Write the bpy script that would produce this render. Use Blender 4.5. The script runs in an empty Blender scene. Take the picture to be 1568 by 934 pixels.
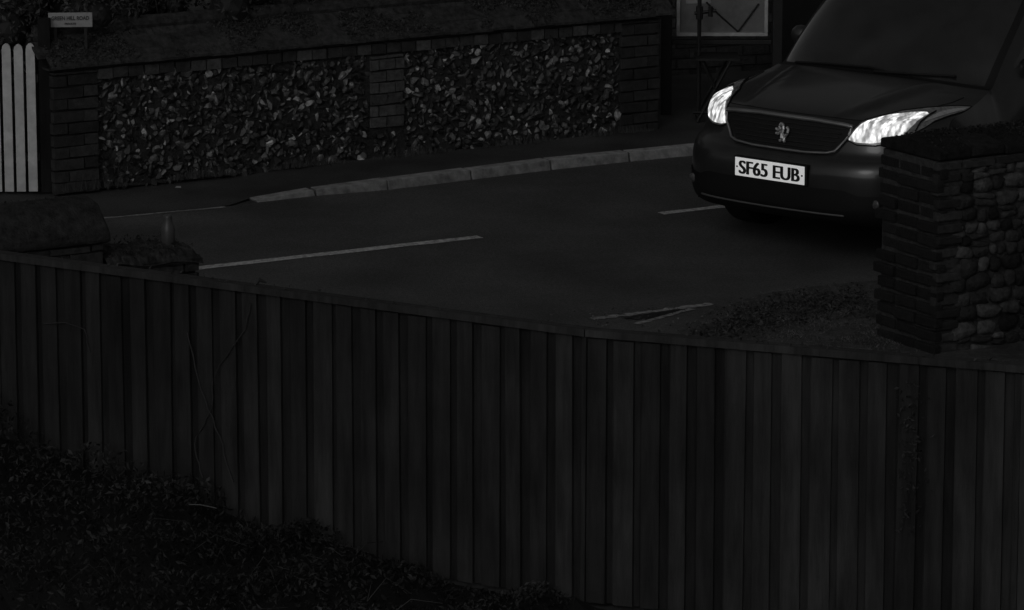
import bpy, bmesh, math, random
from mathutils import Vector, Matrix
random.seed(7)
R=random.uniform
sc=bpy.context.scene
SKY_STRENGTH=0.040
SUN_STRENGTH=0.14

# ---------------------------------------------------------------- materials
def mat(name, base=0.1, rough=0.85, var=0.35, scale=8.0, bump=0.0, bscale=60.0, attr=False,
        metallic=0.0, spec=0.3, emis=0.0, coat=0.0, scale2=None, var2=0.0, stretch=None):
    m=bpy.data.materials.new(name); m.use_nodes=True
    nt=m.node_tree; n=nt.nodes; l=nt.links
    b=n['Principled BSDF']
    b.inputs['Roughness'].default_value=rough
    b.inputs['Metallic'].default_value=metallic
    b.inputs['Specular IOR Level'].default_value=spec
    b.inputs['Coat Weight'].default_value=coat
    b.inputs['Coat Roughness'].default_value=0.10
    tc=n.new('ShaderNodeTexCoord')
    vec=tc.outputs['Object']
    if stretch:
        mp=n.new('ShaderNodeMapping'); mp.inputs['Scale'].default_value=stretch; l.new(vec,mp.inputs[0]); vec=mp.outputs[0]
    no=n.new('ShaderNodeTexNoise'); no.inputs['Scale'].default_value=scale; no.inputs['Detail'].default_value=7; no.inputs['Roughness'].default_value=0.65
    l.new(vec,no.inputs['Vector'])
    mr=n.new('ShaderNodeMapRange'); mr.inputs[1].default_value=0.3; mr.inputs[2].default_value=0.7
    mr.inputs[3].default_value=1-var; mr.inputs[4].default_value=1+var
    l.new(no.outputs['Fac'],mr.inputs[0])
    mul=n.new('ShaderNodeMath'); mul.operation='MULTIPLY'; mul.inputs[1].default_value=base
    l.new(mr.outputs[0],mul.inputs[0]); out=mul.outputs[0]
    if scale2:
        n2=n.new('ShaderNodeTexNoise'); n2.inputs['Scale'].default_value=scale2; n2.inputs['Detail'].default_value=4
        l.new(tc.outputs['Object'],n2.inputs['Vector'])
        m2=n.new('ShaderNodeMapRange'); m2.inputs[1].default_value=0.35; m2.inputs[2].default_value=0.65
        m2.inputs[3].default_value=1-var2; m2.inputs[4].default_value=1+var2
        l.new(n2.outputs['Fac'],m2.inputs[0])
        mm=n.new('ShaderNodeMath'); mm.operation='MULTIPLY'; l.new(out,mm.inputs[0]); l.new(m2.outputs[0],mm.inputs[1]); out=mm.outputs[0]
    if attr:
        at=n.new('ShaderNodeAttribute'); at.attribute_name='tone'
        mm=n.new('ShaderNodeMath'); mm.operation='MULTIPLY'; l.new(out,mm.inputs[0]); l.new(at.outputs['Fac'],mm.inputs[1]); out=mm.outputs[0]
    cc=n.new('ShaderNodeCombineColor')
    for i in range(3): l.new(out,cc.inputs[i])
    l.new(cc.outputs[0],b.inputs['Base Color'])
    if emis>0:
        b.inputs['Emission Strength'].default_value=emis
        b.inputs['Emission Color'].default_value=(1,1,1,1)
    if bump>0:
        nb=n.new('ShaderNodeTexNoise'); nb.inputs['Scale'].default_value=bscale; nb.inputs['Detail'].default_value=6
        l.new(vec,nb.inputs['Vector'])
        bp=n.new('ShaderNodeBump'); bp.inputs['Strength'].default_value=bump; bp.inputs['Distance'].default_value=0.01
        l.new(nb.outputs['Fac'],bp.inputs['Height']); l.new(bp.outputs[0],b.inputs['Normal'])
    return m

M_ground=mat('soil_grass',0.03,0.95,0.5,3,0.5,40)
M_verge=mat('verge_soil',0.040,0.95,0.6,30,0.8,90,scale2=4,var2=.4)
M_road=mat('asphalt',0.056,0.85,0.6,90,0.9,200,scale2=1.1,var2=0.28)
M_pave=mat('pavement_asphalt',0.030,0.9,0.45,80,0.5,200,scale2=1.6,var2=0.45)
M_kerb=mat('kerb_stone',0.20,0.85,0.5,14,0.4,90,attr=True)
M_paint=mat('worn_road_paint',0.34,0.8,0.7,40,0.3,200)
M_paint2=mat('worn_edge_paint',.19,.85,.75,30)
M_flint=mat('flint',1.0,0.5,0.5,50,0.3,120,attr=True,spec=0.35)
M_mortar=mat('mortar',0.018,0.95,0.6,40,0.9,80)
M_mortar2=mat('lime_mortar',0.026,0.95,0.6,24,0.9,60)
M_rubble=mat('rubble_stone',1.0,0.9,0.6,30,0.8,60,attr=True,spec=.12)
M_brick=mat('brick',1.0,0.9,0.55,25,0.6,80,attr=True)
M_tile=mat('coping_tiles',0.034,0.95,0.6,22,0.8,70,attr=True,spec=.1)
M_wood=mat('weathered_timber',1.0,0.9,0.45,7,0.35,50,attr=True,spec=.15,stretch=(3,3,.35),scale2=2.2,var2=.25)
M_white=mat('white_painted_wood',0.38,0.6,0.25,9,0.1,60)
M_leaf=mat('leaves',1.0,0.7,0.2,5,attr=True)
M_dark=mat('black_painted_metal',0.008,0.6,0.3,20)
M_board=mat('notice_paper',0.10,0.35,0.4,6,spec=0.5)
M_signw=mat('sign_white',0.22,0.6,0.15,30)
M_signk=mat('sign_black',0.03,0.6,0.1,30)
M_render=mat('dark_brickwork',0.03,0.95,0.4,5,0.4,60)
M_bottle=mat('bottle_plastic',0.045,0.4,0.2,10)
# car
M_body=mat('car_paint',0.014,0.36,0.10,6,metallic=0.0,spec=0.35,coat=0.45,scale2=14,var2=.15)
M_trim=mat('black_plastic',0.006,0.6,0.2,60,spec=0.2)
M_glass=mat('windscreen_glass',0.012,0.12,0.6,4,spec=1.0,coat=0.0)
M_chrome=mat('chrome_trim',0.26,0.36,0.2,9,metallic=0.8)
M_badge=mat('badge_chrome',0.32,0.4,0.1,5,metallic=0.6)
M_tyre=mat('tyre_rubber',0.010,0.9,0.2,30)
M_rim=mat('wheel_alloy',0.2,0.4,0.1,9,metallic=0.7)
M_plate=mat('reflective_plate_added_glow',0.75,0.5,0.08,60,emis=0.31)  # plate is no lamp: emission added to imitate infrared light it reflects back
M_letters=mat('plate_letters',0.01,0.6,0.1,40)
M_lampglass=mat('lamp_lens',0.13,0.15,0.5,30,spec=0.6,coat=0.5)
def headlamp_mat():
    m=bpy.data.materials.new('lit_headlamp'); m.use_nodes=True
    nt=m.node_tree;n=nt.nodes;l=nt.links;b=n['Principled BSDF']
    b.inputs['Base Color'].default_value=(.5,.5,.5,1); b.inputs['Roughness'].default_value=.2
    tc=n.new('ShaderNodeTexCoord'); v=n.new('ShaderNodeTexVoronoi'); v.inputs['Scale'].default_value=34
    mp=n.new('ShaderNodeMapping'); mp.inputs['Scale'].default_value=(1.6,.7,.7); mp.inputs['Rotation'].default_value=(0,.6,0)
    l.new(tc.outputs['Object'],mp.inputs[0]); l.new(mp.outputs[0],v.inputs['Vector'])
    no=n.new('ShaderNodeTexNoise'); no.inputs['Scale'].default_value=17; no.inputs['Detail'].default_value=4
    l.new(mp.outputs[0],no.inputs['Vector'])
    mr=n.new('ShaderNodeMapRange'); mr.inputs[1].default_value=.40; mr.inputs[2].default_value=.60; mr.inputs[3].default_value=.32; mr.inputs[4].default_value=1.8
    l.new(no.outputs['Fac'],mr.inputs[0])
    m2=n.new('ShaderNodeMapRange'); m2.inputs[1].default_value=0; m2.inputs[2].default_value=.65; m2.inputs[3].default_value=1.3; m2.inputs[4].default_value=.35
    l.new(v.outputs['Distance'],m2.inputs[0])
    mu=n.new('ShaderNodeMath'); mu.operation='MULTIPLY'; l.new(mr.outputs[0],mu.inputs[0]); l.new(m2.outputs[0],mu.inputs[1])
    b.inputs['Emission Color'].default_value=(1,1,1,1)
    l.new(mu.outputs[0],b.inputs['Emission Strength'])
    return m
M_lamp=headlamp_mat()

# ---------------------------------------------------------------- mesh builder
class MB:
    def __init__(s): s.v=[];s.f=[];s.t=[];s.m=[]
    def add(s,vs,fs,tone=1.0,mi=0):
        o=len(s.v); s.v+= [tuple(p) for p in vs]
        for i,f in enumerate(fs):
            s.f.append(tuple(k+o for k in f)); s.t.append(tone[i] if isinstance(tone,list) else tone); s.m.append(mi)
    def box(s,o,ax,ay,az,tone=1.0,mi=0):
        o=Vector(o);ax=Vector(ax);ay=Vector(ay);az=Vector(az)
        vs=[o+ax*i+ay*j+az*k for k in(0,1) for j in(0,1) for i in(0,1)]
        s.add(vs,[(0,2,3,1),(4,5,7,6),(0,1,5,4),(2,6,7,3),(0,4,6,2),(1,3,7,5)],tone,mi)
    def obj(s,name,mats,smooth=False,parent=None,bevel=0,loc=None):
        me=bpy.data.meshes.new(name); me.from_pydata(s.v,[],s.f); 
        if not isinstance(mats,(list,tuple)): mats=[mats]
        for m in mats: me.materials.append(m)
        at=me.attributes.new('tone','FLOAT','FACE')
        at.data.foreach_set('value',[float(x) for x in s.t])
        me.polygons.foreach_set('material_index',s.m)
        if smooth: me.polygons.foreach_set('use_smooth',[True]*len(me.polygons))
        me.update()
        ob=bpy.data.objects.new(name,me); sc.collection.objects.link(ob)
        if parent: ob.parent=parent
        if bevel>0:
            b=ob.modifiers.new('b','BEVEL'); b.width=bevel; b.segments=2; b.limit_method='ANGLE'
        return ob
def empty(name,loc=(0,0,0),rz=0):
    e=bpy.data.objects.new(name,None); e.location=loc; e.rotation_euler=(0,0,rz); sc.collection.objects.link(e); return e
def tube(mb,pts,r,seg=8,tone=1.0,mi=0,closed=False):
    pts=[Vector(p) for p in pts]; N=len(pts); vs=[];fs=[]
    for i,p in enumerate(pts):
        if closed: d=pts[(i+1)%N]-pts[i-1]
        else: d=pts[min(i+1,N-1)]-pts[max(i-1,0)]
        d.normalize(); up=Vector((0,0,1)) if abs(d.z)<.9 else Vector((1,0,0))
        a=d.cross(up).normalized(); b=a.cross(d)
        rr=r[i] if isinstance(r,list) else r
        for k in range(seg):
            th=2*math.pi*k/seg; vs.append(p+a*math.cos(th)*rr+b*math.sin(th)*rr)
    for i in range(N if closed else N-1):
        for k in range(seg):
            j=(i+1)%N
            fs.append((i*seg+k,i*seg+(k+1)%seg,j*seg+(k+1)%seg,j*seg+k))
    if not closed:
        fs.append(tuple(range(seg))); fs.append(tuple((N-1)*seg+k for k in range(seg)))
    mb.add(vs,fs,tone,mi)
bm=bmesh.new(); bmesh.ops.create_icosphere(bm,subdivisions=2,radius=1)
ICO_V=[v.co.copy() for v in bm.verts]; ICO_F=[tuple(v.index for v in f.verts) for f in bm.faces]; bm.free()

# ---------------------------------------------------------------- ground, road, pavement
mb=MB(); mb.add([(-300,-100,0),(300,-100,0),(300,500,0),(-300,500,0)],[(0,1,2,3)]); mb.obj('ground',M_ground)

kerb=[(-12,20.7),(-6,24.25),(-3.13,25.98),(-2.455,26.23),(-1.77,26.58),(-1.60,26.70),(-1.239,26.93),(-.787,27.13),(-.257,27.49),(.260,27.84),(.781,28.15),(1.30,28.42),(1.85,28.70),(2.4,28.97),(3,29.25),(6,30.5),(14,33.2),(40,41)]
verge=[(.86,22.60),(.907,22.93),(1.107,23.43),(1.385,23.87),(1.738,24.12),(2.09,24.27),(3,24.75),(6,26.35),(14,30),(40,38)]
near=[(-12,14.0),(-6,17.6),(-3.2,19.4),(-1.4,20.35),(.3,21.3),(.86,21.65)]+verge
mb=MB()
poly=[(x,y,.004) for x,y in near]+[(x,y,.004) for x,y in reversed(kerb)]
mb.add(poly,[tuple(range(len(poly)))]); mb.obj('road',M_road)
def kh(x):
    if x<-1.7: return .012
    if x<-.8: return .012+(x+1.7)/.9*.053
    return .065
mb=MB(); vs=[]
for x,y in kerb:
    h=kh(x)
    w0=.0 if x<-1.7 else .10
    vs.append((x-.515*w0,y+.857*w0,h-.003)); vs.append((x-.515*1.6,y+.857*1.6,.075)); vs.append((x-.515*7.5,y+.857*7.5,.08))
fs=[]
for i in range(len(kerb)-1):
    a=i*3; fs+=[(a,a+3,a+4,a+1),(a+1,a+4,a+5,a+2)]
mb.add(vs,fs); mb.obj('pavement',M_pave)
mb=MB()
kp=[p for p in kerb if p[0]>=-1.65]
random.seed(3)
for i in range(len(kp)-1):
    p=Vector((*kp[i],0)); q=Vector((*kp[i+1],0)); L=(q-p).length
    n=max(1,round(L/.63)); 
    for k in range(n):
        a=p.lerp(q,k/n); b=p.lerp(q,(k+1)/n); d=(b-a).normalized(); nn=Vector((-d.y,d.x,0))
        g=.004; ha=kh(a.x)+R(-.003,.003);hb=kh(b.x)+R(-.003,.003); a2=a+d*g;b2=b-d*g; w=.125
        vs=[a2,b2,b2+nn*w,a2+nn*w,a2+nn*.018+Vector((0,0,ha)),b2+nn*.018+Vector((0,0,hb)),b2+nn*w+Vector((0,0,hb)),a2+nn*w+Vector((0,0,ha))]
        t=R(.8,1.15)
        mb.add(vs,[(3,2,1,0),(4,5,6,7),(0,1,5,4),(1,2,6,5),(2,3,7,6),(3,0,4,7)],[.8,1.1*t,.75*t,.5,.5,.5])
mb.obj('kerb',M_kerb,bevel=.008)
def stripe(mb,p,q,w,z=.008,n=14,j=.006):
    p=Vector((*p,0));q=Vector((*q,0));d=(q-p).normalized();nn=Vector((-d.y,d.x,0)); vs=[];fs=[]
    for i in range(n+1):
        c=p.lerp(q,i/n); vs.append(c+nn*(w/2+R(-j,j))+Vector((0,0,z))); vs.append(c-nn*(w/2+R(-j,j))+Vector((0,0,z)))
    for i in range(n): fs.append((2*i,2*i+1,2*i+3,2*i+2))
    mb.add(vs,fs)
mb=MB()
stripe(mb,(-2.3,24.37),(-.193,25.58),.085)
stripe(mb,(.922,26.32),(2.3,27.15),.08)
stripe(mb,(-5.6,22.5),(-3.5,23.68),.095)
stripe(mb,(3.4,27.75),(5.2,28.6),.09)
mb.obj('centre_line_marking',M_paint)
mb=MB()
stripe(mb,(-3.13,25.93),(-2.455,26.20),.035); stripe(mb,(-2.455,26.20),(-1.79,26.54),.035)
mb.obj('edge_line_marking',M_paint2)
mb=MB()
stripe(mb,(.44,23.25),(1.12,23.65),.055,n=30,j=.014); stripe(mb,(.68,23.12),(1.0,23.52),.045,n=20,j=.012)
mb.add([(.60,23.26,.010),(.74,23.22,.010),(.98,23.52,.010),(.86,23.46,.010)],[(0,1,2,3)],1,1)
mb.obj('driveway_edge_marking',[M_paint2,M_trim])
mb=MB()
for i in range(420):
    x=R(.2,2.0); y=R(22.6,23.5)+.12*(x-.6); s=R(.004,.014); a=R(0,6.3)
    mb.add([(x+math.cos(a+k*1.57)*s*(1 if k%2 else .6),y+math.sin(a+k*1.57)*s*(1 if k%2 else .6),.012+R(0,.01)) for k in range(4)],[(0,1,2,3)],R(.01,.12))
for (x,y) in [(-2.1,26.75)]:
    mb.add([(x-.02,y,.09),(x+.02,y-.01,.09),(x+.015,y+.03,.095),(x-.01,y+.03,.095)],[(0,1,2,3)],.25)
mb.obj('leaf_litter',M_leaf)

# ---------------------------------------------------------------- masonry helpers
UP=Vector((0,0,1))
def flint(mb,c,d,n,rx,rz,ry,bright=1.0):
    rot=R(0,6.28)
    planes=[]
    for k in range(random.choice([3,4,5,6])):
        pn=Vector((R(-1,1),R(-.1,1.0),R(-1,1))).normalized(); planes.append((pn,R(.30,.7)))
    pts=[];flag=[]
    for v in ICO_V:
        p=v*(1+R(-.18,.18)); fl=0
        for k,(pn,cc) in enumerate(planes):
            dd=p.dot(pn)
            if dd>cc: p=p-pn*(dd-cc); fl=k+1
        pts.append(p); flag.append(fl)
    q=random.random()
    base=(R(.012,.03) if q<.5 else R(.03,.075) if q<.86 else R(.08,.19))*bright
    ft=[base]+[base*random.choice([.3,.5,.8,1.3,2.4]) for _ in planes]
    tones=[]
    for f in ICO_F:
        fl=[flag[i] for i in f]; tones.append(ft[max(fl) if fl.count(0)<2 else 0])
    cr,sr=math.cos(rot),math.sin(rot)
    out=[]
    for p in pts:
        x=p.x*rx; z=p.z*rz; x,z=x*cr-z*sr,x*sr+z*cr
        out.append(c+d*x+n*(p.y*ry)+UP*z)
    mb.add(out,ICO_F,tones)
def flint_panel(mb,o,d,n,s0,s1,z0,z1,size,bright=1.0,jit=.6):
    z=z0+size*.4; row=0
    while z<z1:
        s=s0+size*(.5 if row%2 else .2)
        while s<s1:
            r=size*R(.34,.78); 
            c=o+d*(s+R(-jit,jit)*size*.5)+Vector((0,0,z+R(-jit,jit)*size*.6))+n*R(-.010,.008)
            flint(mb,c,d,n,r,r*R(.4,.9),size*R(.35,.6),bright)
            s+=size*R(.55,1.0)
        z+=size*.62; row+=1
def rubble_panel(mb,o,d,n,s0,s1,z0,z1,hh,bright=1.0):
    z=z0
    while z<z1-.03:
        h=hh*R(.75,1.2); h=min(h,z1-z); s=s0-R(0,.09)
        while s<s1:
            w=h*R(.75,2.1); sub=1 if random.random()>.18 else 2
            for q in range(sub):
                hq=h/sub
                c=o+d*(s+w/2)+UP*(z+hq*(q+.5)+R(-.012,.012))+n*R(-.022,.0)
                t=random.choice([.012,.018,.026,.036,.055])*R(.8,1.2)*bright; out=[];an=R(-.22,.22); ex=R(.5,.8)
                tx,tz=R(-.25,.25),R(-.25,.25)
                for v in ICO_V:
                    p=Vector([math.copysign(abs(a)**ex,a) for a in v])*(1+R(-.12,.12))
                    x=p.x*w*.50*(1+tx*p.z); zz=p.z*hq*.50*(1+tz*p.x)
                    out.append(c+d*(x*math.cos(an)-zz*math.sin(an))+n*(p.y*.034)+UP*(x*math.sin(an)+zz*math.cos(an)))
                mb.add(out,ICO_F,t)
            s+=w-.002
        z+=h
def bricks(mb,o,d,n,s0,s1,z0,z1,bl=.215,bh=.065,proud=.02,tlo=.05,thi=.11,depth=.05,jit=.006):
    z=z0;row=0
    while z<z1-.02:
        h=min(bh,z1-z-.008); s=s0-(bl/2 if row%2 else 0)
        while s<s1-.01:
            a=max(s,s0); b=min(s+bl-.01,s1)
            if b-a>.02:
                p=proud+R(-jit,jit)
                mb.box(o+d*(a+R(-.004,.004))+Vector((0,0,z+R(-.003,.003)))+n*(p-depth),d*(b-a)+UP*R(-.003,.003),n*depth,Vector((0,0,h)),R(tlo,thi))
            s+=bl
        z+=bh+.011;row+=1

# ---------------------------------------------------------------- far flint wall
d=Vector((.857,.515,0)).normalized(); n=Vector((d.y,-d.x,0))
o=Vector((-2.85,26.76,.05)); L=4.45
fw=empty('flint_garden_wall')
mb=MB(); mb.box(o-n*.34,d*L,n*.34,UP*.78); mb.obj('core',M_mortar,parent=fw)
mb=MB(); random.seed(11)
flint_panel(mb,o,d,n,.27,2.22,.0,.72,.058)
flint_panel(mb,o,d,n,2.50,4.16,.0,.72,.058)
mb.obj('flints',M_flint,parent=fw)
mb=MB(); random.seed(5)
bricks(mb,o,d,n,-.04,.27,0,.78,tlo=.014,thi=.030,proud=.03)
bricks(mb,o,d,n,2.24,2.49,.22,.70,proud=.022,tlo=.020,thi=.065,bl=.125)
bricks(mb,o,d,n,4.17,4.47,0,.78,proud=.03,tlo=.010,thi=.024)
bricks(mb,o,d,n,.27,4.17,.71,.785,proud=.03,tlo=.014,thi=.055,bl=.11)
bricks(mb,o+d*4.48,-n,d,0,.34,0,.78,proud=.012,tlo=.012,thi=.03)
flint_panel(mb,o,d,n,2.26,2.47,.0,.2,.058)
mb.obj('brick_piers',M_brick,parent=fw,bevel=.004)
mb=MB()
for r_ in range(3):
    s=-.06-(.06 if r_%2 else 0)
    while s<L+.05:
        a=o+d*s+n*(.07-.085*r_)+UP*(.80+.062*r_+R(-.004,.004))
        mb.box(a-n*.11+UP*.078,d*.157,n*.11-UP*.078,UP*.016,R(.75,1.1)); s+=.16
mb.box(o-d*.06-n*.30+UP*.785,d*(L+.1),n*.33,UP*.012,.8)
tube(mb,[o+d*s-n*.20+UP*(1.0+R(-.006,.006)) for s in [k*.3-.05 for k in range(16)]],.055,10,.8)
mb.box(o-d*.06-n*.36+UP*.80,d*(L+.1),n*.12,UP*.18,.8)
mb.obj('coping',M_tile,parent=fw)

def leaves(mb,fn,N,s0,s1,t0,t1,tilt=1.0):
    for i in range(N):
        c,k=fn()
        s=R(s0,s1); u=Vector((R(-1,1),R(-1,1),R(-1,1)*tilt)).normalized(); w=Vector((R(-1,1),R(-1,1),R(-1,1)*tilt)); w=(w-u*w.dot(u)).normalized()
        b=u.cross(w)*s*.25
        mb.add([c-u*s,c+w*s*.5+b,c+u*s,c-w*s*.5+b],[(0,1,2),(0,2,3)],R(t0,t1)*k)
random.seed(23)
def mf():
    s=R(-.05,4.45); q=R(0,1)**.8; k=math.sin(s*6)+math.sin(s*14+2)+math.sin(s*3.1+q*4)
    while k<-.1:
        s=R(-.05,4.45); k=math.sin(s*6)+math.sin(s*14+2)+math.sin(s*3.1+q*4)
    return o+d*s+n*(.07-.28*q)+UP*(.80+.21*q+R(.01,.03)),1
mb=MB(); leaves(mb,mf,8000,.005,.015,.006,.045); mb.obj('moss',M_leaf,parent=fw)
mb=MB()
for i in range(1500):
    s=R(0,4.4); p=o+d*s+n*(.03+abs(random.gauss(0,.03)))+UP*.02; h=R(.01,.05)*(1+math.sin(s*8))
    mb.add([p,p+d*.006,p+d*R(-.02,.02)+UP*h],[(0,1,2)],R(.02,.07))
mb.obj('base_weeds',M_leaf,parent=fw)

random.seed(21)
clumps=[(R(-.3,4.6),R(.45,1.0),R(.85,1.9),R(.15,.36)) for i in range(60)]+[(R(-.2,2.6),R(.22,.5),R(.98,1.2),R(.08,.2)) for i in range(30)]+[(R(4.0,4.5),R(.02,.3),R(.84,1.05),R(.05,.11)) for i in range(14)]+[(R(2.6,4.4),R(.2,.45),R(.98,1.12),R(.05,.12)) for i in range(20)]
def hf():
    s,dn,z,r=random.choice(clumps); v=Vector((random.gauss(0,1),random.gauss(0,1),random.gauss(0,1))).normalized()*r*R(.7,1.08)
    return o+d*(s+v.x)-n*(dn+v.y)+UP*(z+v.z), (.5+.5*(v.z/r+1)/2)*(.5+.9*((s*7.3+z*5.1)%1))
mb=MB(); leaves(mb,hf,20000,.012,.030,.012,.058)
for s,dn,z,r in clumps: 
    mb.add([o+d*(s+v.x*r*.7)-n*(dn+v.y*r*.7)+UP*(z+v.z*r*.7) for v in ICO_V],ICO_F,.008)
for k in range(40):
    s=R(-.2,4.5); a=o+d*s-n*.6+UP*0.05; tube(mb,[a,a+Vector((R(-.1,.1),R(-.1,.1),.5)),a+Vector((R(-.3,.3),R(-.2,.2),1.2))],[.015,.011,.004],5,.03)
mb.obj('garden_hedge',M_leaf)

# street name sign on the wall coping
sg=empty('street_name_sign')
c=Vector((-2.905,26.88,1.088))
mb=MB()
mb.box(c,(.275,.02,0),(0,-.012,0),(0,0,.092)); mb.obj('plate',M_signw,parent=sg,bevel=.003)
mb=MB(); mb.box(c+Vector((.03,.006,-.2)),(.02,0,0),(0,.02,0),(0,0,.27)); mb.box(c+Vector((.22,.02,-.2)),(.02,0,0),(0,.02,0),(0,0,.27)); mb.obj('posts',M_dark,parent=sg)
def text(name,s,size,loc,rot,m,parent,width=None,offset=0.0,extr=.001):
    cu=bpy.data.curves.new(name,'FONT'); cu.body=s; cu.size=size; cu.align_x='CENTER'; cu.align_y='CENTER'; cu.offset=offset; cu.extrude=extr
    ob=bpy.data.objects.new(name,cu); sc.collection.objects.link(ob)
    bpy.context.view_layer.update()
    dg=bpy.context.evaluated_depsgraph_get(); me=bpy.data.meshes.new_from_object(ob.evaluated_get(dg))
    bpy.data.objects.remove(ob)
    ob=bpy.data.objects.new(name,me); sc.collection.objects.link(ob); me.materials.clear(); me.materials.append(m)
    xs=[v.co.x for v in me.vertices]; ys=[v.co.y for v in me.vertices]
    cx=(min(xs)+max(xs))/2; cy=(min(ys)+max(ys))/2; k=(width/(max(xs)-min(xs))) if width else 1
    for v in me.vertices: v.co.x=(v.co.x-cx)*k; v.co.y-=cy
    ob.location=loc; ob.rotation_euler=rot; ob.parent=parent; return ob
text('lettering','GREEN HILL ROAD',.034,(c.x+.1375,c.y-.003,c.z+.058),(math.radians(90),0,math.atan2(.02,.275)),M_signk,sg,.235,.0006,.003)
text('lettering_small','PRIVATE',.018,(c.x+.1375,c.y-.003,c.z+.022),(math.radians(90),0,math.atan2(.02,.275)),M_signk,sg,.07,.0004,.003)

# white picket fence
pk=empty('white_picket_fence')
mb=MB()
for i in range(9):
    x=-2.985-.0745*i; y=26.78-.004*i; w=.056; z0=.06; h=.93+R(-.004,.004)
    vs=[];prof=[(0,0),(w,0),(w,h-.03),(w*.9,h-.008),(w*.7,h+.004),(w*.5,h+.008),(w*.3,h+.004),(w*.1,h-.008),(0,h-.03)]
    for yy in(0,.02): vs+=[(x-w+px,y+yy,z0+pz) for px,pz in prof]
    N=9; mb.add(vs,[tuple(range(N)),tuple(range(2*N-1,N-1,-1))]+[(k,(k+1)%N+0,(k+1)%N+N,k+N) for k in range(N)])
mb.obj('pickets',M_white,parent=pk)
mb=MB(); mb.box((-3.7,26.805,.25),(.73,0,0),(0,.03,0),(0,0,.05),.03); mb.box((-3.7,26.805,.75),(.73,0,0),(0,.03,0),(0,0,.05),.03); mb.obj('rails',M_wood,parent=pk)
mb=MB(); mb.box((-2.965,26.80,.05),(.075,0,0),(0,.08,0),(0,0,1.1),.008); mb.obj('post',M_wood,parent=pk)
random.seed(31)
cl=[(R(-5,-2.7),R(27.3,28.2),R(.1,1.6),R(.25,.4)) for i in range(45)]
def hf2():
    x,y,z,r=random.choice(cl); v=Vector((random.gauss(0,1),random.gauss(0,1),random.gauss(0,1))).normalized()*r*R(.8,1.08)
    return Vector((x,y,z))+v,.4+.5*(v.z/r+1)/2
mb=MB(); leaves(mb,hf2,6000,.02,.045,.008,.03)
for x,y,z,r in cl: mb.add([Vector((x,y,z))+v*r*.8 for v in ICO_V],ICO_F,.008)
mb.obj('yew_shrub',M_leaf)

# dark brick house behind notice board
hb=empty('brick_house')
p0=Vector((.9,31.2,.05)); d2=Vector((.93,.37,0)).normalized(); n2=Vector((d2.y,-d2.x,0))
mb=MB(); mb.box(p0-n2*5,d2*14,n2*5,UP*3.2); mb.obj('walls',M_render,parent=hb)
mb=MB(); random.seed(8); bricks(mb,p0,d2,n2,0,7,0,3.15,proud=.012,tlo=.020,thi=.040); mb.obj('brick_face',M_brick,parent=hb)
mb=MB()
mb.add([p0-d2*.3+n2*.3+UP*3.1,p0+d2*14.3+n2*.3+UP*3.1,p0+d2*14.3-n2*2.5+UP*5,p0-d2*.3-n2*2.5+UP*5,p0+d2*14.3-n2*5.3+UP*3.1,p0-d2*.3-n2*5.3+UP*3.1],[(0,1,2,3),(3,2,4,5)],.8)
mb.add([p0-d2*.02-n2*0+UP*3.2,p0-d2*.02-n2*5+UP*3.2,p0-d2*.02-n2*2.5+UP*4.85],[(0,1,2)],.6)
mb.obj('roof',M_tile,parent=hb)
mb=MB()
mb.box(p0+d2*2.2+n2*.02+UP*1.0,d2*1.1,n2*.03,UP*1.2); mb.obj('window',M_glass,parent=hb)
mb=MB()
for a in(2.15,2.72,3.3): mb.box(p0+d2*a+n2*.03+UP*.97,d2*.06,n2*.04,UP*1.26)
mb.box(p0+d2*2.1+n2*.03+UP*.92,d2*1.32,n2*.09,UP*.06)
mb.obj('window_frame',M_dark,parent=hb)
mb=MB(); mb.box(p0+d2*1.1+n2*.02+UP*.0,d2*.8,n2*.03,UP*1.95); mb.obj('door',M_dark,parent=hb)

# notice board
nb=empty('notice_board')
mb=MB(); y=29.6
mb.box((1.03,y,.06),(.075,0,0),(0,.07,0),(0,0,1.75)); mb.box((1.80,y,.06),(.07,0,0),(0,.07,0),(0,0,1.75))
mb.box((1.0,y-.01,1.6),(.9,0,0),(0,.1,0),(0,0,.06)); mb.box((1.105,y+.01,.56),(.69,0,0),(0,.05,0),(0,0,.035))
mb.obj('posts',M_dark,parent=nb,bevel=.006)
mb=MB(); x0,x1,z0,z1=1.135,1.765,.625,1.5; w=.024
for (a,b,c_,e) in [(x0,x1,z0,z0+w),(x0,x1,z1-w,z1),(x0,x0+w,z0+w,z1-w),(x1-w,x1,z0+w,z1-w)]:
    mb.box((a,y-.02,c_),(b-a,0,0),(0,.05,0),(0,0,e-c_))
mb.obj('frame',mat('notice_frame',.26,.6,.25,20),parent=nb,bevel=.003)
mb=MB(); mb.box((x0+.01,y+.01,z0+.01),(x1-x0-.02,0,0),(0,.012,0),(0,0,z1-z0-.02)); mb.obj('panel',M_board,parent=nb)
mb=MB(); tube(mb,[(1.42,y-.004,.78),(1.56,y-.004,.655)],.006); tube(mb,[(1.56,y-.004,.655),(1.70,y-.004,.85)],.006); tube(mb,[(1.34,y-.004,.86),(1.42,y-.004,.78)],.006)
mb.box((1.2,y+.0,.85),(.17,0,0),(0,.008,0),(0,0,.22),1,1)
mb.obj('papers_and_cords',[M_dark,M_signw],parent=nb)
mp=empty('metal_sign_pole')
mb=MB(); tube(mb,[(1.285,29.42,.07),(1.285,29.42,1.9)],.014); tube(mb,[(1.25,29.40,.81),(1.40,29.40,.83)],.012)
tube(mb,[(1.285,29.40,.77),(1.285,29.40,.86)],.024); tube(mb,[(1.36,29.39,.79),(1.36,29.39,.86)],.016); mb.obj('pole',M_dark,parent=mp)
fs_=empty('folding_trestle')
mb=MB()
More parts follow.
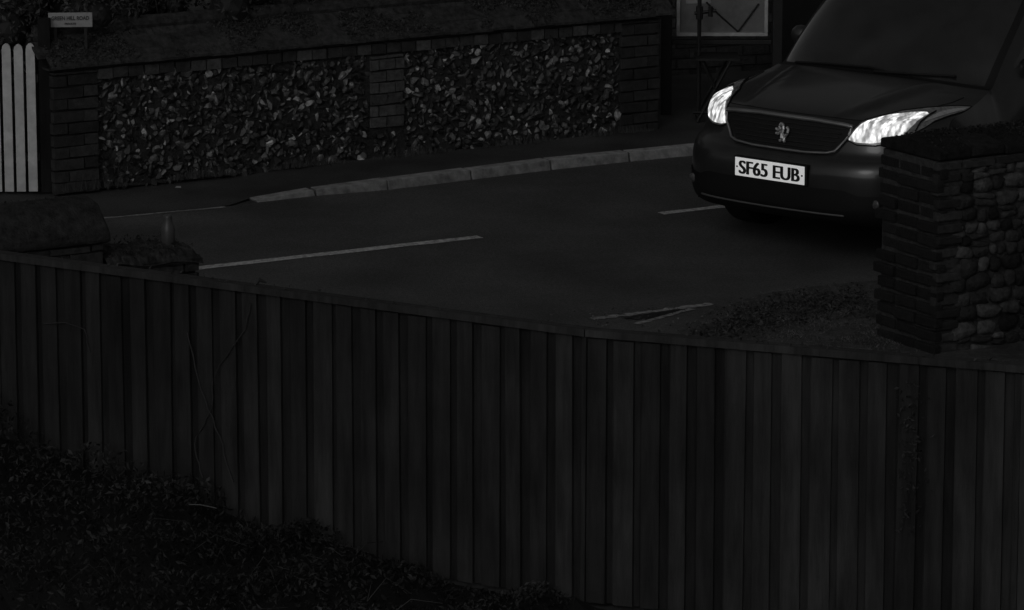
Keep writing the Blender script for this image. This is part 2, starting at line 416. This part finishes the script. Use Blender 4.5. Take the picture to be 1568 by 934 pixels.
for yy in(29.3,29.55):
    tube(mb,[(1.27,yy,.07),(1.50,yy,.50)],.011); tube(mb,[(1.50,yy,.07),(1.30,yy,.50)],.011)
tube(mb,[(1.27,29.3,.08),(1.27,29.55,.08)],.01); tube(mb,[(1.5,29.3,.08),(1.5,29.55,.08)],.01); tube(mb,[(1.24,29.3,.14),(1.62,29.3,.14)],.01)
mb.box((1.26,29.28,.50),(.3,0,0),(0,.3,0),(0,0,.015)); mb.obj('frame',M_dark,parent=fs_)

# ---------------------------------------------------------------- near right wall
rw=empty('roadside_flint_wall'); ro=Vector((2.245,22.375,0)); TH=.50
mb=MB(); mb.box(ro-n*TH,d*6,n*TH,UP*1.04); mb.obj('core',M_mortar2,parent=rw)
random.seed(4)
mb=MB(); rubble_panel(mb,ro,d,n,.15,5.9,.0,1.0,.082)
mb.obj('rubble_stones',M_rubble,parent=rw,smooth=True)
mb=MB()
z=0;k=0
while z<1.0:
    bricks(mb,ro,d,n,-.02,.13+(.07 if (k//2)%2 else 0)+R(-.01,.02),z,z+.055,proud=.016,tlo=.010,thi=.034,bl=.17,bh=.055,jit=.012); z+=.066;k+=1
z=0
while z<1.0:
    bricks(mb,ro,-n,-d,-.02,TH+R(-.005,.045),z,z+.062,proud=.016,tlo=.004,thi=.009,bl=.19,jit=.014,bh=.062); z+=.073
bricks(mb,ro,d,n,.15,5.9,.995,1.04,proud=.02,tlo=.012,thi=.03)
mb.obj('brick_quoins',M_brick,parent=rw,bevel=.008)
def pitched(mb,o,length,thick,z0,z1,over=.05,tone=(.7,1.3),seg=.22):
    s=-over
    while s<length:
        e=min(s+seg-.004,length+over); j=R(-.006,.006)
        f=o+n*over; b=o-n*(thick+over); r=o-n*(thick*.5)
        prof=[(f,z0),(f,z0+.05),(r+n*.12,z1-.02),(r,z1),(r-n*.12,z1-.02),(b,z0+.05),(b,z0)]
        vs=[p+d*s+UP*(z+j) for p,z in prof]+[p+d*e+UP*(z+j) for p,z in prof]
        N=7; mb.add(vs,[tuple(range(N)),tuple(range(2*N-1,N-1,-1))]+[(k,k+N,(k+1)%N+N,(k+1)%N) for k in range(N)],R(*tone)); s+=seg
mb=MB(); pitched(mb,ro,6,TH,1.045,1.145,over=.015,tone=(.3,.5)); mb.obj('coping',M_tile,parent=rw,bevel=.012)
def rmf():
    s=R(0.02,3); q=R(0,1); return ro+d*s-n*(TH*q)+UP*(1.08+.07*(1-abs(q-.5)*2)+R(0,.018)),.6+.5*math.sin(s*9+q*5)
mb=MB(); leaves(mb,rmf,4500,.005,.014,.005,.020); mb.obj('moss',M_leaf,parent=rw)

# near left wall
lw=empty('low_boundary_wall'); lo=Vector((-1.93,19.93,0)); lo2=lo-d*5
mb=MB(); mb.box(lo2-n*.42,d*5,n*.42,UP*1.10); mb.box(lo-n*.36+d*.002,d*.50,n*.34,UP*.97); mb.obj('core',M_mortar,parent=lw)
mb=MB(); random.seed(14)
bricks(mb,lo+d*.5,-n,d,0.0,.36,0,.97,proud=.012,tlo=.008,thi=.018); bricks(mb,lo,d,n,0,.5,.0,.97,proud=.015,tlo=.015,thi=.03)
bricks(mb,lo2,d,n,0,5,.0,1.1,proud=.015,tlo=.015,thi=.03); mb.obj('bricks',M_brick,parent=lw)
mb=MB(); pitched(mb,lo2,5,.42,1.10,1.29,over=.04,seg=.9,tone=(.6,.75))
cp=mb.obj('coping',M_tile,parent=lw,bevel=.02)
mb=MB(); vs=[];NI=30;NJ=12;random.seed(77)
for i in range(NI+1):
    s=.02+.50*i/NI
    for j in range(NJ+1):
        q=j/NJ
        z=.985+.060*math.sin(math.pi*q)**.5+R(-.008,.008)*(1 if 0<j<NJ else 0)+.008*math.sin(s*20)-.03*(i/NI)
        vs.append(lo+d*(s+R(-.003,.003))+n*(.03-.42*q)+UP*z)
fs=[(i*(NJ+1)+j,i*(NJ+1)+j+1,(i+1)*(NJ+1)+j+1,(i+1)*(NJ+1)+j) for i in range(NI) for j in range(NJ)]
mb.add(vs,fs,[R(.6,1.2) for _ in fs])
mb.box(lo+n*.028-n*.415+UP*.955,d*.52,n*.41,UP*.02,.6)
mb.obj('lower_coping',M_tile,parent=lw)
def lmf():
    s=R(-3,.5); q=R(0,1)
    if s<0: return lo+d*s-n*(.42*q)+UP*(1.15+.13*(1-abs(q-.5)*2)+R(0,.02)),.7
    return lo+d*s-n*(.38*q)+UP*(1.02+R(0,.02)),.8
mb=MB(); leaves(mb,lmf,3500,.004,.011,.008,.035); mb.obj('moss',M_leaf,parent=lw)
bt=empty('plastic_bottle'); mb=MB(); bp=lo+d*.415-n*.13+UP*1.01
prof=[(0,.0),(.030,.0),(.034,.01),(.034,.09),(.030,.10),(.024,.115),(.022,.13),(.020,.145),(.021,.155),(.0,.158)]
vs=[];fs=[]
for r,z in prof:
    for k in range(14): vs.append(bp+Vector((r*math.cos(k*math.tau/14),r*math.sin(k*math.tau/14),z)))
for i in range(len(prof)-1):
    for k in range(14): fs.append((i*14+k,i*14+(k+1)%14,(i+1)*14+(k+1)%14,(i+1)*14+k))
mb.add(vs,fs); mb.obj('body',M_bottle,smooth=True,parent=bt)

# ---------------------------------------------------------------- wooden fence
fe=empty('wooden_fence')
FP=[Vector((-5.2,20.96,0)),Vector((-2.318,19.2,0)),Vector((.315,17.59,0)),Vector((2.053,16.92,0)),Vector((6,15.5,0))]
TOP=1.2
mb=MB(); mr=MB(); random.seed(9)
for i in range(len(FP)-1):
    a,b=FP[i],FP[i+1]; dd=(b-a).normalized(); nn=Vector((dd.y,-dd.x,0)); L=(b-a).length; s=0
    while s<L:
        e=min(s+.122,L); X=a.x+dd.x*s
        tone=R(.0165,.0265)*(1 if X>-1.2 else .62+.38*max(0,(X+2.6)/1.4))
        w=min(.080+R(-.010,.010),e-s-.004); tl=R(-.004,.004)
        p=a+dd*s; z0=.02; h=TOP-.035+R(-.008,.003); sk=R(-.006,.006)
        vs=[p+nn*(.015+tl),p+dd*w+nn*(.010-tl),p+dd*w,p]
        vs=[v+UP*z0 for v in vs]+[v+UP*h+dd*sk for v in vs]
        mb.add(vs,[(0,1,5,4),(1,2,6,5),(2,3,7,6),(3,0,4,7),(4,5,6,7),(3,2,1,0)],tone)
        mb.box(p-dd*.012-nn*.018+UP*z0,dd*.122,nn*.014,UP*(h-.01),tone*R(.5,.8))
        s+=.1225
    mr.box(a+UP*(TOP-.030)-nn*.03,dd*L,nn*.062,UP*.030,.028)
    for z in(.25,.95): mr.box(a+UP*z-nn*.075,dd*L,nn*.05,UP*.08,.03)
    k=0
    while k<L: 
        mr.box(a+dd*k-nn*.18,dd*.1,nn*.1,UP*(TOP-.05),.03); k+=1.8
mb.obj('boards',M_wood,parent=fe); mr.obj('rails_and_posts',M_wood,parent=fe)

# ---------------------------------------------------------------- grass verge
mb=MB()
vg=[(x,y,.012) for x,y in verge]+[(40,30,.012),(14,22,.012),(2.3,21.2,.012),(1.0,22.0,.012)]
mb.add(vg,[tuple(range(len(vg)))],1,1)
random.seed(17)
def vedge(x):
    for i in range(len(verge)-1):
        if verge[i][0]<=x<=verge[i+1][0]:
            f=(x-verge[i][0])/(verge[i+1][0]-verge[i][0]); return verge[i][1]+f*(verge[i+1][1]-verge[i][1])
    return 22
cnt=0
while cnt<46000:
    x=R(.9,2.6) if cnt%5 else R(2.2,5)
    q=R(-.10,1.9); y=vedge(x)-q
    k=.5+.25*math.sin(x*9+y*5)*math.sin(y*11-x*3)+.25*math.sin(x*23+1)*math.sin(y*19+x*7)
    cnt+=1
    edge=min(1,max(.06,(q+.10)/.35)); lft=min(1,max(.1,(x-.95)/.6))
    if random.random()>(.15+.85*k)*edge*(.4+.6*lft): continue
    h=R(.004,.020)*(.4+.7*k)*(.5+.5*edge); a=R(0,6.3); w=R(.0015,.0035)
    mb.add([(x-w*math.cos(a),y-w*math.sin(a),.01),(x+w*math.cos(a),y+w*math.sin(a),.01),(x+R(-.02,.02),y+R(-.02,.02),.01+h)],[(0,1,2)],R(.03,.15)*(.5+.6*k))
def vf():
    x=R(.95,2.0); q=abs(random.gauss(.55,.22)); return Vector((x,vedge(x)-q,R(.01,.035))),1
leaves(mb,vf,2200,.006,.018,.004,.05,.5)
mb.obj('grass_verge',[M_leaf,M_verge])

# ---------------------------------------------------------------- foreground bramble at fence base
mb=MB(); random.seed(41)
def fz(x):
    a,b=FP[1],FP[2]; t=(x-a.x)/(b.x-a.x); return a.y+t*(b.y-a.y)
def topz(x): return max(.0,.48-(x+2.4)*.225)+.03*math.sin(x*7) 
def bf():
    x=R(-3.0,.35); x=x if x<-.6 or random.random()<.6 else R(-3,-.6)
    q=random.random()**1.3*2.0; H=max(.02,topz(x)*(1-q*.15)+.03)
    z=H*R(.2,1.0)+.04*math.sin(x*13+q*9)
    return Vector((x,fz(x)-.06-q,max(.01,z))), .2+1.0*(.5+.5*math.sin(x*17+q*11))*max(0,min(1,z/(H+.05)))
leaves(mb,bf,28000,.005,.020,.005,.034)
for k in range(90):
    x=R(-2.8,-.3); q=R(.05,1.6); a=Vector((x,fz(x)-q,topz(x)*.5)); dx=R(-.3,.3)
    tube(mb,[a,a+Vector((dx*.5,R(-.1,.1),R(.05,.13))),a+Vector((dx,R(-.1,.1),R(.0,.12)))],[.003,.0022,.001],4,R(.008,.035))
tube(mb,[(-1.38,17.9,.36),(-1.33,17.88,.365),(-1.26,17.86,.355)],.0024,5,.07)
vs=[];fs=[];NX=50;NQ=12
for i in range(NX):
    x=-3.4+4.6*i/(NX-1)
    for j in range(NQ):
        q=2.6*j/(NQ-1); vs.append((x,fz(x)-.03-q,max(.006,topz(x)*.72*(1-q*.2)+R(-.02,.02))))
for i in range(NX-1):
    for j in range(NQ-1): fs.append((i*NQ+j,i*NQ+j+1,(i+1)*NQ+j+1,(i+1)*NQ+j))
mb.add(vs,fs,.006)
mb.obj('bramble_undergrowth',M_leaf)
mb=MB(); random.seed(50)
def fpt(s_x,z,off=.035):
    for i in range(len(FP)-1):
        a,b=FP[i],FP[i+1]
        if a.x<=s_x<=b.x:
            t=(s_x-a.x)/(b.x-a.x); dd=(b-a).normalized(); return a.lerp(b,t)+Vector((dd.y,-dd.x,0))*off+UP*z
def wob(path):
    out=[]
    for i in range(len(path)-1):
        for k in range(5):
            f=k/5; out.append((path[i][0]+(path[i+1][0]-path[i][0])*f+R(-.006,.006),path[i][1]+(path[i+1][1]-path[i][1])*f))
    return out+[path[-1]]
for path in [[(-1.36,.3),(-1.40,.45),(-1.32,.6),(-1.30,.78),(-1.16,1.0),(-1.13,1.12)],[(-1.22,.3),(-1.28,.5),(-1.36,.7),(-1.42,.95)],[(-2.1,.9),(-2.0,.92),(-1.9,.90),(-1.88,.8)]]:
    tube(mb,[fpt(x,z,.022) for x,z in wob(path)],.0028,5,.022)
def cf():
    x=random.gauss(1.63,.03); z=R(.45,1.1)
    return fpt(x,z,R(.02,.04)),1
leaves(mb,cf,160,.006,.014,.008,.03)
def cf2():
    x=R(-2.2,5); return fpt(x,TOP+R(0,.01),R(-.03,.03)),1
leaves(mb,cf2,110,.005,.016,.01,.04)
a=fpt(-1.12,1.2,0)
tube(mb,[a,a+Vector((.02,0,.025)),a+Vector((.05,0,.01))],[.008,.012,.003],6,.02)
mb.obj('ivy_creeper',M_leaf)

# ---------------------------------------------------------------- car
car=empty('grey_passenger_van',(1.517,24.92,0),math.radians(-41))
ROW=[(.10,.25,.80,.60,0,1),(.03,.28,.85,.85,0,1),(.0,.34,.875,.95,0,1),(-.005,.44,.885,.98,0,0),(.0,.56,.885,1.0,0,0),
(.03,.62,.88,1.0,0,0),(.085,.66,.87,.98,0,0),(.11,.72,.86,.98,0,0),(.13,.80,.85,.98,0,0),(.165,.845,.845,.98,0,0),(.26,.885,.84,.96,.005,0),(.42,.925,.83,.86,.02,0),
(.60,.96,.815,.68,.035,0),(.78,.99,.80,.48,.04,0),(.90,1.0,.785,.38,.04,1),(.96,1.005,.775,.36,.035,2),(1.10,1.135,.76,.34,.02,2),(1.30,1.32,.735,.32,.02,2),(1.50,1.50,.70,.30,.03,2),(1.66,1.64,.67,.28,.05,0),
(1.80,1.71,.66,.22,.06,0),(2.1,1.765,.655,.1,.07,0),(2.6,1.80,.66,.0,.08,0),(3.3,1.80,.66,0,.08,0),(4.0,1.78,.65,0,.08,0),(4.2,1.74,.65,-.1,.08,0),(4.28,1.62,.67,-.12,.05,2),(4.34,1.1,.76,-.12,.0,0),(4.38,.9,.84,-.15,0,0),(4.38,.4,.85,-.15,0,1)]
def cr(p0,p1,p2,p3,t):
    return .5*((2*p1)+(-p0+p2)*t+(2*p0-5*p1+4*p2-p3)*t*t+(-p0+3*p1-3*p2+p3)*t**3)
def rowat(s):
    i=min(int(s),len(ROW)-2); t=s-i; g=lambda k:ROW[max(0,min(len(ROW)-1,k))]
    return [cr(g(i-1)[c],g(i)[c],g(i+1)[c],g(i+2)[c],t) for c in range(5)]
def shell(s,t):
    b,z,W,k,dr=rowat(s); at=abs(t)
    y=b+k*(.11*at**2+.35*at**6); zz=z-dr*at**4
    if 9<s<14.2:
        a=at*W; c0=.33+.22*(s-9)/5; f=min(1,(s-9)/1.5)*min(1,(14.2-s)/1.0)
        zz+=-.018*f*(1/(1+math.exp(-(a-c0)/.016)))+.012*f*math.exp(-((a-c0+.02)/.03)**2)
    return Vector((W*t,y,zz))
SUB=5;NT=56
ts=[math.sin((-1+2*j/NT)*math.pi/2*.92)/math.sin(math.pi/2*.92) for j in range(NT+1)]
S=[i/SUB for i in range((len(ROW)-1)*SUB+1)]
mb=MB(); vs=[shell(s,t) for s in S for t in ts]; W_=NT+1
for i in range(len(S)-1):
    mi=ROW[int(S[i]+1e-6)][5]
    for j in range(NT):
        f=(i*W_+j,i*W_+j+1,(i+1)*W_+j+1,(i+1)*W_+j); m=mi
        if mi==2 and 14<S[i]<20 and abs((ts[j]+ts[j+1])/2)>.955: m=1
        mb.f.append(f); mb.t.append(1.0); mb.m.append(m)
mb.v=[tuple(v) for v in vs]
body=mb.obj('body_shell',[M_body,M_trim,M_glass],smooth=True,parent=car)
E=[(shell(s,1)) for s in S]; Emon=[]
for e in E:
    if not Emon or e.y>Emon[-1].y+1e-4:
        if e.z>.33: Emon.append(e)
def Eat(b):
    if b<=Emon[0].y: return Emon[0]
    for i in range(len(Emon)-1):
        if Emon[i].y<=b<=Emon[i+1].y: return Emon[i].lerp(Emon[i+1],(b-Emon[i].y)/(Emon[i+1].y-Emon[i].y))
    return Emon[-1]
y0=Emon[0].y;y1=Emon[-1].y
NB=150;NV=40; WH=[(.88,.315),(3.59,.315)]; AR=.365
M_side=mat('side_reflector',.2,.3,.6,40,metallic=.5,emis=.03)
M_slat=mat('slat',.015,.4,.1,9,spec=.3); M_satin=mat('satin',.10,.4,.1,9,metallic=.5)
for sgn in(-1,1):
    mb=MB(); vs=[]
    for i in range(NB+1):
        b=y0+(y1-y0)*i/NB; e=Eat(b)
        for j in range(NV+1):
            v=j/NV; z=.26+(e.z-.26)*v; a=e.x+(.895-e.x)*(1-v**3)*min(1,v*6+.3)*min(1,(b-y0)*3+.1)
            if j==NV: a=e.x
            vs.append((sgn*a,b,z))
    mb.v=vs
    for i in range(NB):
        for j in range(NV):
            q=(i*(NV+1)+j,(i+1)*(NV+1)+j,(i+1)*(NV+1)+j+1,i*(NV+1)+j+1)
            cb=sum(vs[k][1] for k in q)/4; cz=sum(vs[k][2] for k in q)/4
            if any((cb-w[0])**2+(cz-w[1])**2<AR**2 for w in WH): continue
            ze=Eat(cb).z; m=0
            if cz<.33: m=1
            if cz>1.06 and cz<ze-.09 and 1.3<cb<4.15 and not(2.12<cb<2.2 or 3.05<cb<3.15): m=2
            mb.f.append(q); mb.t.append(1); mb.m.append(m)
    mb.obj('side_panel',[M_body,M_trim,M_glass],smooth=True,parent=car)
    mb=MB()
    for w in WH:
        tube(mb,[(sgn*.885,w[0]+AR*math.cos(th),w[1]+AR*math.sin(th)) for th in [math.radians(-8+196*k/24) for k in range(25)]],.022,8)
    mb.box((sgn*.87,1.3,.50),(sgn*.035,0,0),(0,1.85,0),(0,0,.07))
    mb.obj('arch_trim',M_trim,parent=car)
    for w in WH:
        mb=MB(); vs=[];fs=[];prof=[(.0,.14),(.20,.14),(.215,.17),(.29,.17),(.313,.15),(.313,-.02),(.29,-.04),(0,-.04)]
        K=36
        for r,x in prof:
            for k in range(K): vs.append((sgn*(.69+x),w[0]+r*math.cos(k*math.tau/K),w[1]+r*math.sin(k*math.tau/K)))
        for i in range(len(prof)-1):
            for k in range(K): fs.append((i*K+k,i*K+(k+1)%K,(i+1)*K+(k+1)%K,(i+1)*K+k))
        mb.add(vs,fs)
        for k in range(5):
            th=k*math.tau/5
            c=Vector((sgn*.835,w[0],w[1])); r1=Vector((0,math.cos(th),math.sin(th))); r2=Vector((0,-math.sin(th),math.cos(th)))
            mb.box(c-r2*.03,r1*.20,r2*.06,(sgn*.012,0,0),1,1)
        mb.obj('wheel',[M_tyre,M_rim],parent=car)
    mb=MB(); mb.add([(sgn*(.90+v.x*.075),1.46+v.y*.05,1.08+v.z*.065) for v in ICO_V],ICO_F)
    mb.box((sgn*.76,1.44,1.02),(sgn*.12,0,0),(0,.05,0),(0,0,.04)); mb.obj('door_mirror',M_body,smooth=True,parent=car)
mb=MB(); mb.box((-.80,.32,.23),(1.6,0,0),(0,4.0,0),(0,0,.12)); mb.box((-.66,.38,.35),(1.32,0,0),(0,1.2,0),(0,0,.42)); mb.obj('underbody',M_trim,parent=car)
def sz(z):
    lo_,hi=0,14.5
    for _ in range(40):
        m=(lo_+hi)/2
        if rowat(m)[1]<z: lo_=m
        else: hi=m
    return lo_
def P(a,z,eps=.004):
    s=sz(z); W=rowat(s)[2]; t=max(-1,min(1,a/W)); p=shell(s,t)
    e=.01; du=shell(s,min(1,t+e))-shell(s,max(-1,t-e)); dv=shell(s+e,t)-shell(max(0,s-e),t); nn=du.cross(dv).normalized()
    if nn.y>0: nn=-nn
    return p+nn*eps
def ip(xs,ys,x):
    if x<=xs[0]: return ys[0]
    for i in range(len(xs)-1):
        if x<=xs[i+1]: return ys[i]+(ys[i+1]-ys[i])*(x-xs[i])/(xs[i+1]-xs[i])
    return ys[-1]
def patch(name,A,ZB,ZT,m,eps=.004,nu=30,nv=10,sgn=1):
    mb=MB(); vs=[]
    for i in range(nu+1):
        a=A[0]+(A[-1]-A[0])*i/nu; zb=ip(A,ZB,a); zt=ip(A,ZT,a)
        for j in range(nv+1): vs.append(P(sgn*a,zb+(zt-zb)*j/nv,eps))
    fs=[(i*(nv+1)+j,(i+1)*(nv+1)+j,(i+1)*(nv+1)+j+1,i*(nv+1)+j+1) for i in range(nu) for j in range(nv)]
    mb.add(vs,fs); return mb.obj(name,m,smooth=True,parent=car)
def dens(pts,n=6):
    out=[]
    for i in range(len(pts)-1):
        for k in range(n): out.append(tuple(pts[i][c]+(pts[i+1][c]-pts[i][c])*k/n for c in range(2)))
    out.append(pts[-1]); return out
patch('grille',[-.44,-.34,-.2,.2,.34,.44],[.775,.662,.650,.650,.662,.775],[.812,.82,.826,.826,.82,.812],M_trim,.005,60,8)
mb=MB()
tube(mb,[P(a,z,.012) for a,z in dens([(-.455,.81),(-.445,.76),(-.38,.672),(-.33,.655),(-.2,.646),(.2,.646),(.33,.655),(.38,.672),(.445,.76),(.455,.81)])],.008,8)
tube(mb,[P(a,z,.012) for a,z in dens([(-.46,.815),(-.4,.822),(-.2,.830),(.2,.830),(.4,.822),(.46,.815)])],.014,8)
mb.obj('grille_surround',M_chrome,smooth=True,parent=car)
mb=MB()
for z in(.675,.70,.725,.75,.775,.80):
    w=.33+(z-.66)*.6; tube(mb,[P(-w+2*w*k/30,z,.008) for k in range(31)],.003,6)
mb.obj('grille_slats',M_slat,parent=car)
mb=MB(); B=[[(-.01,.03),(-.025,.045),(-.015,.062),(.005,.055),(.012,.03),(.005,.0),(.015,-.03),(-.005,-.05)],[(.012,.03),(.0,.0),(.006,-.03)],[(.005,.0),(.03,-.015),(.028,-.045),(.04,-.052)],[(.0,.03),(-.035,.02),(-.05,.03)],[(.0,.015),(-.03,-.005),(-.045,.0)],[(.02,-.02),(.045,.0),(.05,.03),(.035,.045)]]
for st in B: tube(mb,[P(x*.9,.735+z*.9,.02) for x,z in dens(st,3)],.009,6)
mb.obj('badge',M_badge,parent=car)
patch('lower_intake',[-.64,-.5,.5,.64],[.36,.345,.345,.36],[.42,.468,.468,.42],M_trim,.004,40,4)
patch('bumper_lower',[-.82,-.5,.5,.82],[.27,.26,.26,.27],[.40,.345,.345,.40],M_trim,.004,40,5)
mb=MB(); tube(mb,[P(-.56+1.06*k/30,.322,.012) for k in range(31)],.006,6); mb.obj('bumper_strip',M_satin,parent=car)
for sgn in(-1,1):
    patch('headlamp_housing',[.43,.50,.60,.70,.78,.835],[.742,.722,.722,.745,.82,.905],[.752,.855,.912,.930,.938,.932],M_lampglass,.006,34,10,sgn)
    patch('headlamp_reflector',[.45,.50,.58,.66,.715,.740],[.745,.733,.733,.748,.785,.84],[.756,.835,.888,.906,.908,.895],M_lamp,.010,26,10,sgn)
    patch('headlamp_side_reflector',[.765,.79,.825],[.84,.87,.912],[.91,.922,.925],M_side,.010,10,5,sgn)
    mb=MB()
    ol=[(.43,.747),(.50,.72),(.60,.72),(.70,.742),(.78,.817),(.838,.905),(.838,.934),(.78,.941),(.70,.933),(.60,.915),(.50,.86),(.43,.752)]
    tube(mb,[P(sgn*a,z,.006) for a,z in dens(ol,3)],.004,6)
    tube(mb,[P(sgn*a,z,.012) for a,z in dens([(.752,.80),(.757,.86),(.745,.91)],4)],.005,6)
    mb.obj('headlamp_edge',M_trim,parent=car)
    patch('fog_recess',[.57,.62,.74,.80],[.36,.345,.36,.39],[.40,.43,.45,.44],M_trim,.005,14,6,sgn)
    mb=MB(); c0=P(sgn*.67,.395,.010); mb.add([c0+Vector((v.x*.028,v.y*.010,v.z*.028)) for v in ICO_V],ICO_F); mb.obj('fog_lamp',mat('fog_lens',.06,.3,.3,30),smooth=True,parent=car)
    mb=MB(); tube(mb,[P(sgn*a,z,.001) for a,z in dens([(.70,.935),(.73,.955),(.74,.98)],5)],.003,5); mb.obj('bonnet_gap',M_trim,parent=car)
mb=MB(); tube(mb,[P(-.5+1.0*k/40,.855,.0005) for k in range(41)],.003,5); mb.obj('bonnet_front_gap',M_trim,parent=car)
mb=MB(); mb.box((-.27,-.012,.470),(.54,0,0),(0,.06,0),(0,0,.124)); mb.obj('plate_holder',M_trim,parent=car,bevel=.004)
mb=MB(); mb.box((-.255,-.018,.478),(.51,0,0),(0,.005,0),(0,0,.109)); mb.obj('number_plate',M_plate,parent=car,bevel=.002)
for k,dx in enumerate((0,.005,-.005,.0025,-.0025)):
    text('registration_letters','SF65 EUB',.113,(dx,-.0198-.0005*k,.532),(math.radians(90),0,0),M_letters,car,.440,.0,.001)
mb=MB()
for x in(-.239,.239): tube(mb,[(x,-.017,.532),(x,-.0205,.532)],.006,8)
mb.obj('plate_screws',M_letters,parent=car)
mb=MB()
def G(s,t,e=.012):
    p=shell(s,t); return p+Vector((0,-.6*e,.8*e))
tube(mb,[G(14.9,-.75),G(15.05,-.4),G(15.15,0),G(15.0,.15)],.009,6); tube(mb,[G(14.9,.05),G(15.05,.35),G(15.25,.75)],.009,6)
mb.obj('wipers',M_trim,parent=car)
mb=MB(); p=shell(18.4,0); mb.box(p+Vector((-.11,-.0,-.05)),(.22,0,0),(0,.01,-.008),(0,.02,.05)); mb.obj('mirror_mount',M_trim,parent=car)

# ---------------------------------------------------------------- world, sun, camera
w=bpy.data.worlds.new('World'); sc.world=w; w.use_nodes=True; nt=w.node_tree
bg=nt.nodes['Background']; sky=nt.nodes.new('ShaderNodeTexSky'); sky.sky_type='NISHITA'; sky.sun_disc=False
sky.sun_elevation=math.radians(28); sky.sun_rotation=math.radians(200); sky.dust_density=3
bw=nt.nodes.new('ShaderNodeRGBToBW'); nt.links.new(sky.outputs[0],bw.inputs[0]); nt.links.new(bw.outputs[0],bg.inputs[0]); bg.inputs[1].default_value=SKY_STRENGTH
sl=bpy.data.lights.new('sun','SUN'); sl.energy=SUN_STRENGTH; sl.angle=math.radians(20); so=bpy.data.objects.new('sun',sl); sc.collection.objects.link(so)
az=math.radians(200); el=math.radians(28)
dirv=Vector((math.sin(az)*math.cos(el),math.cos(az)*math.cos(el),math.sin(el))); so.rotation_euler=dirv.to_track_quat('Z','Y').to_euler(); so.location=(0,0,20)
cam=bpy.data.cameras.new('camera'); co=bpy.data.objects.new('camera',cam); sc.collection.objects.link(co)
co.location=(0,0,5.07); co.rotation_euler=(math.radians(90-12.1),0,0); cam.sensor_width=36; cam.lens=36*6625/1568; cam.clip_end=2000
sc.camera=co
sc.view_settings.view_transform='Standard'; sc.view_settings.look='None'; sc.view_settings.exposure=0
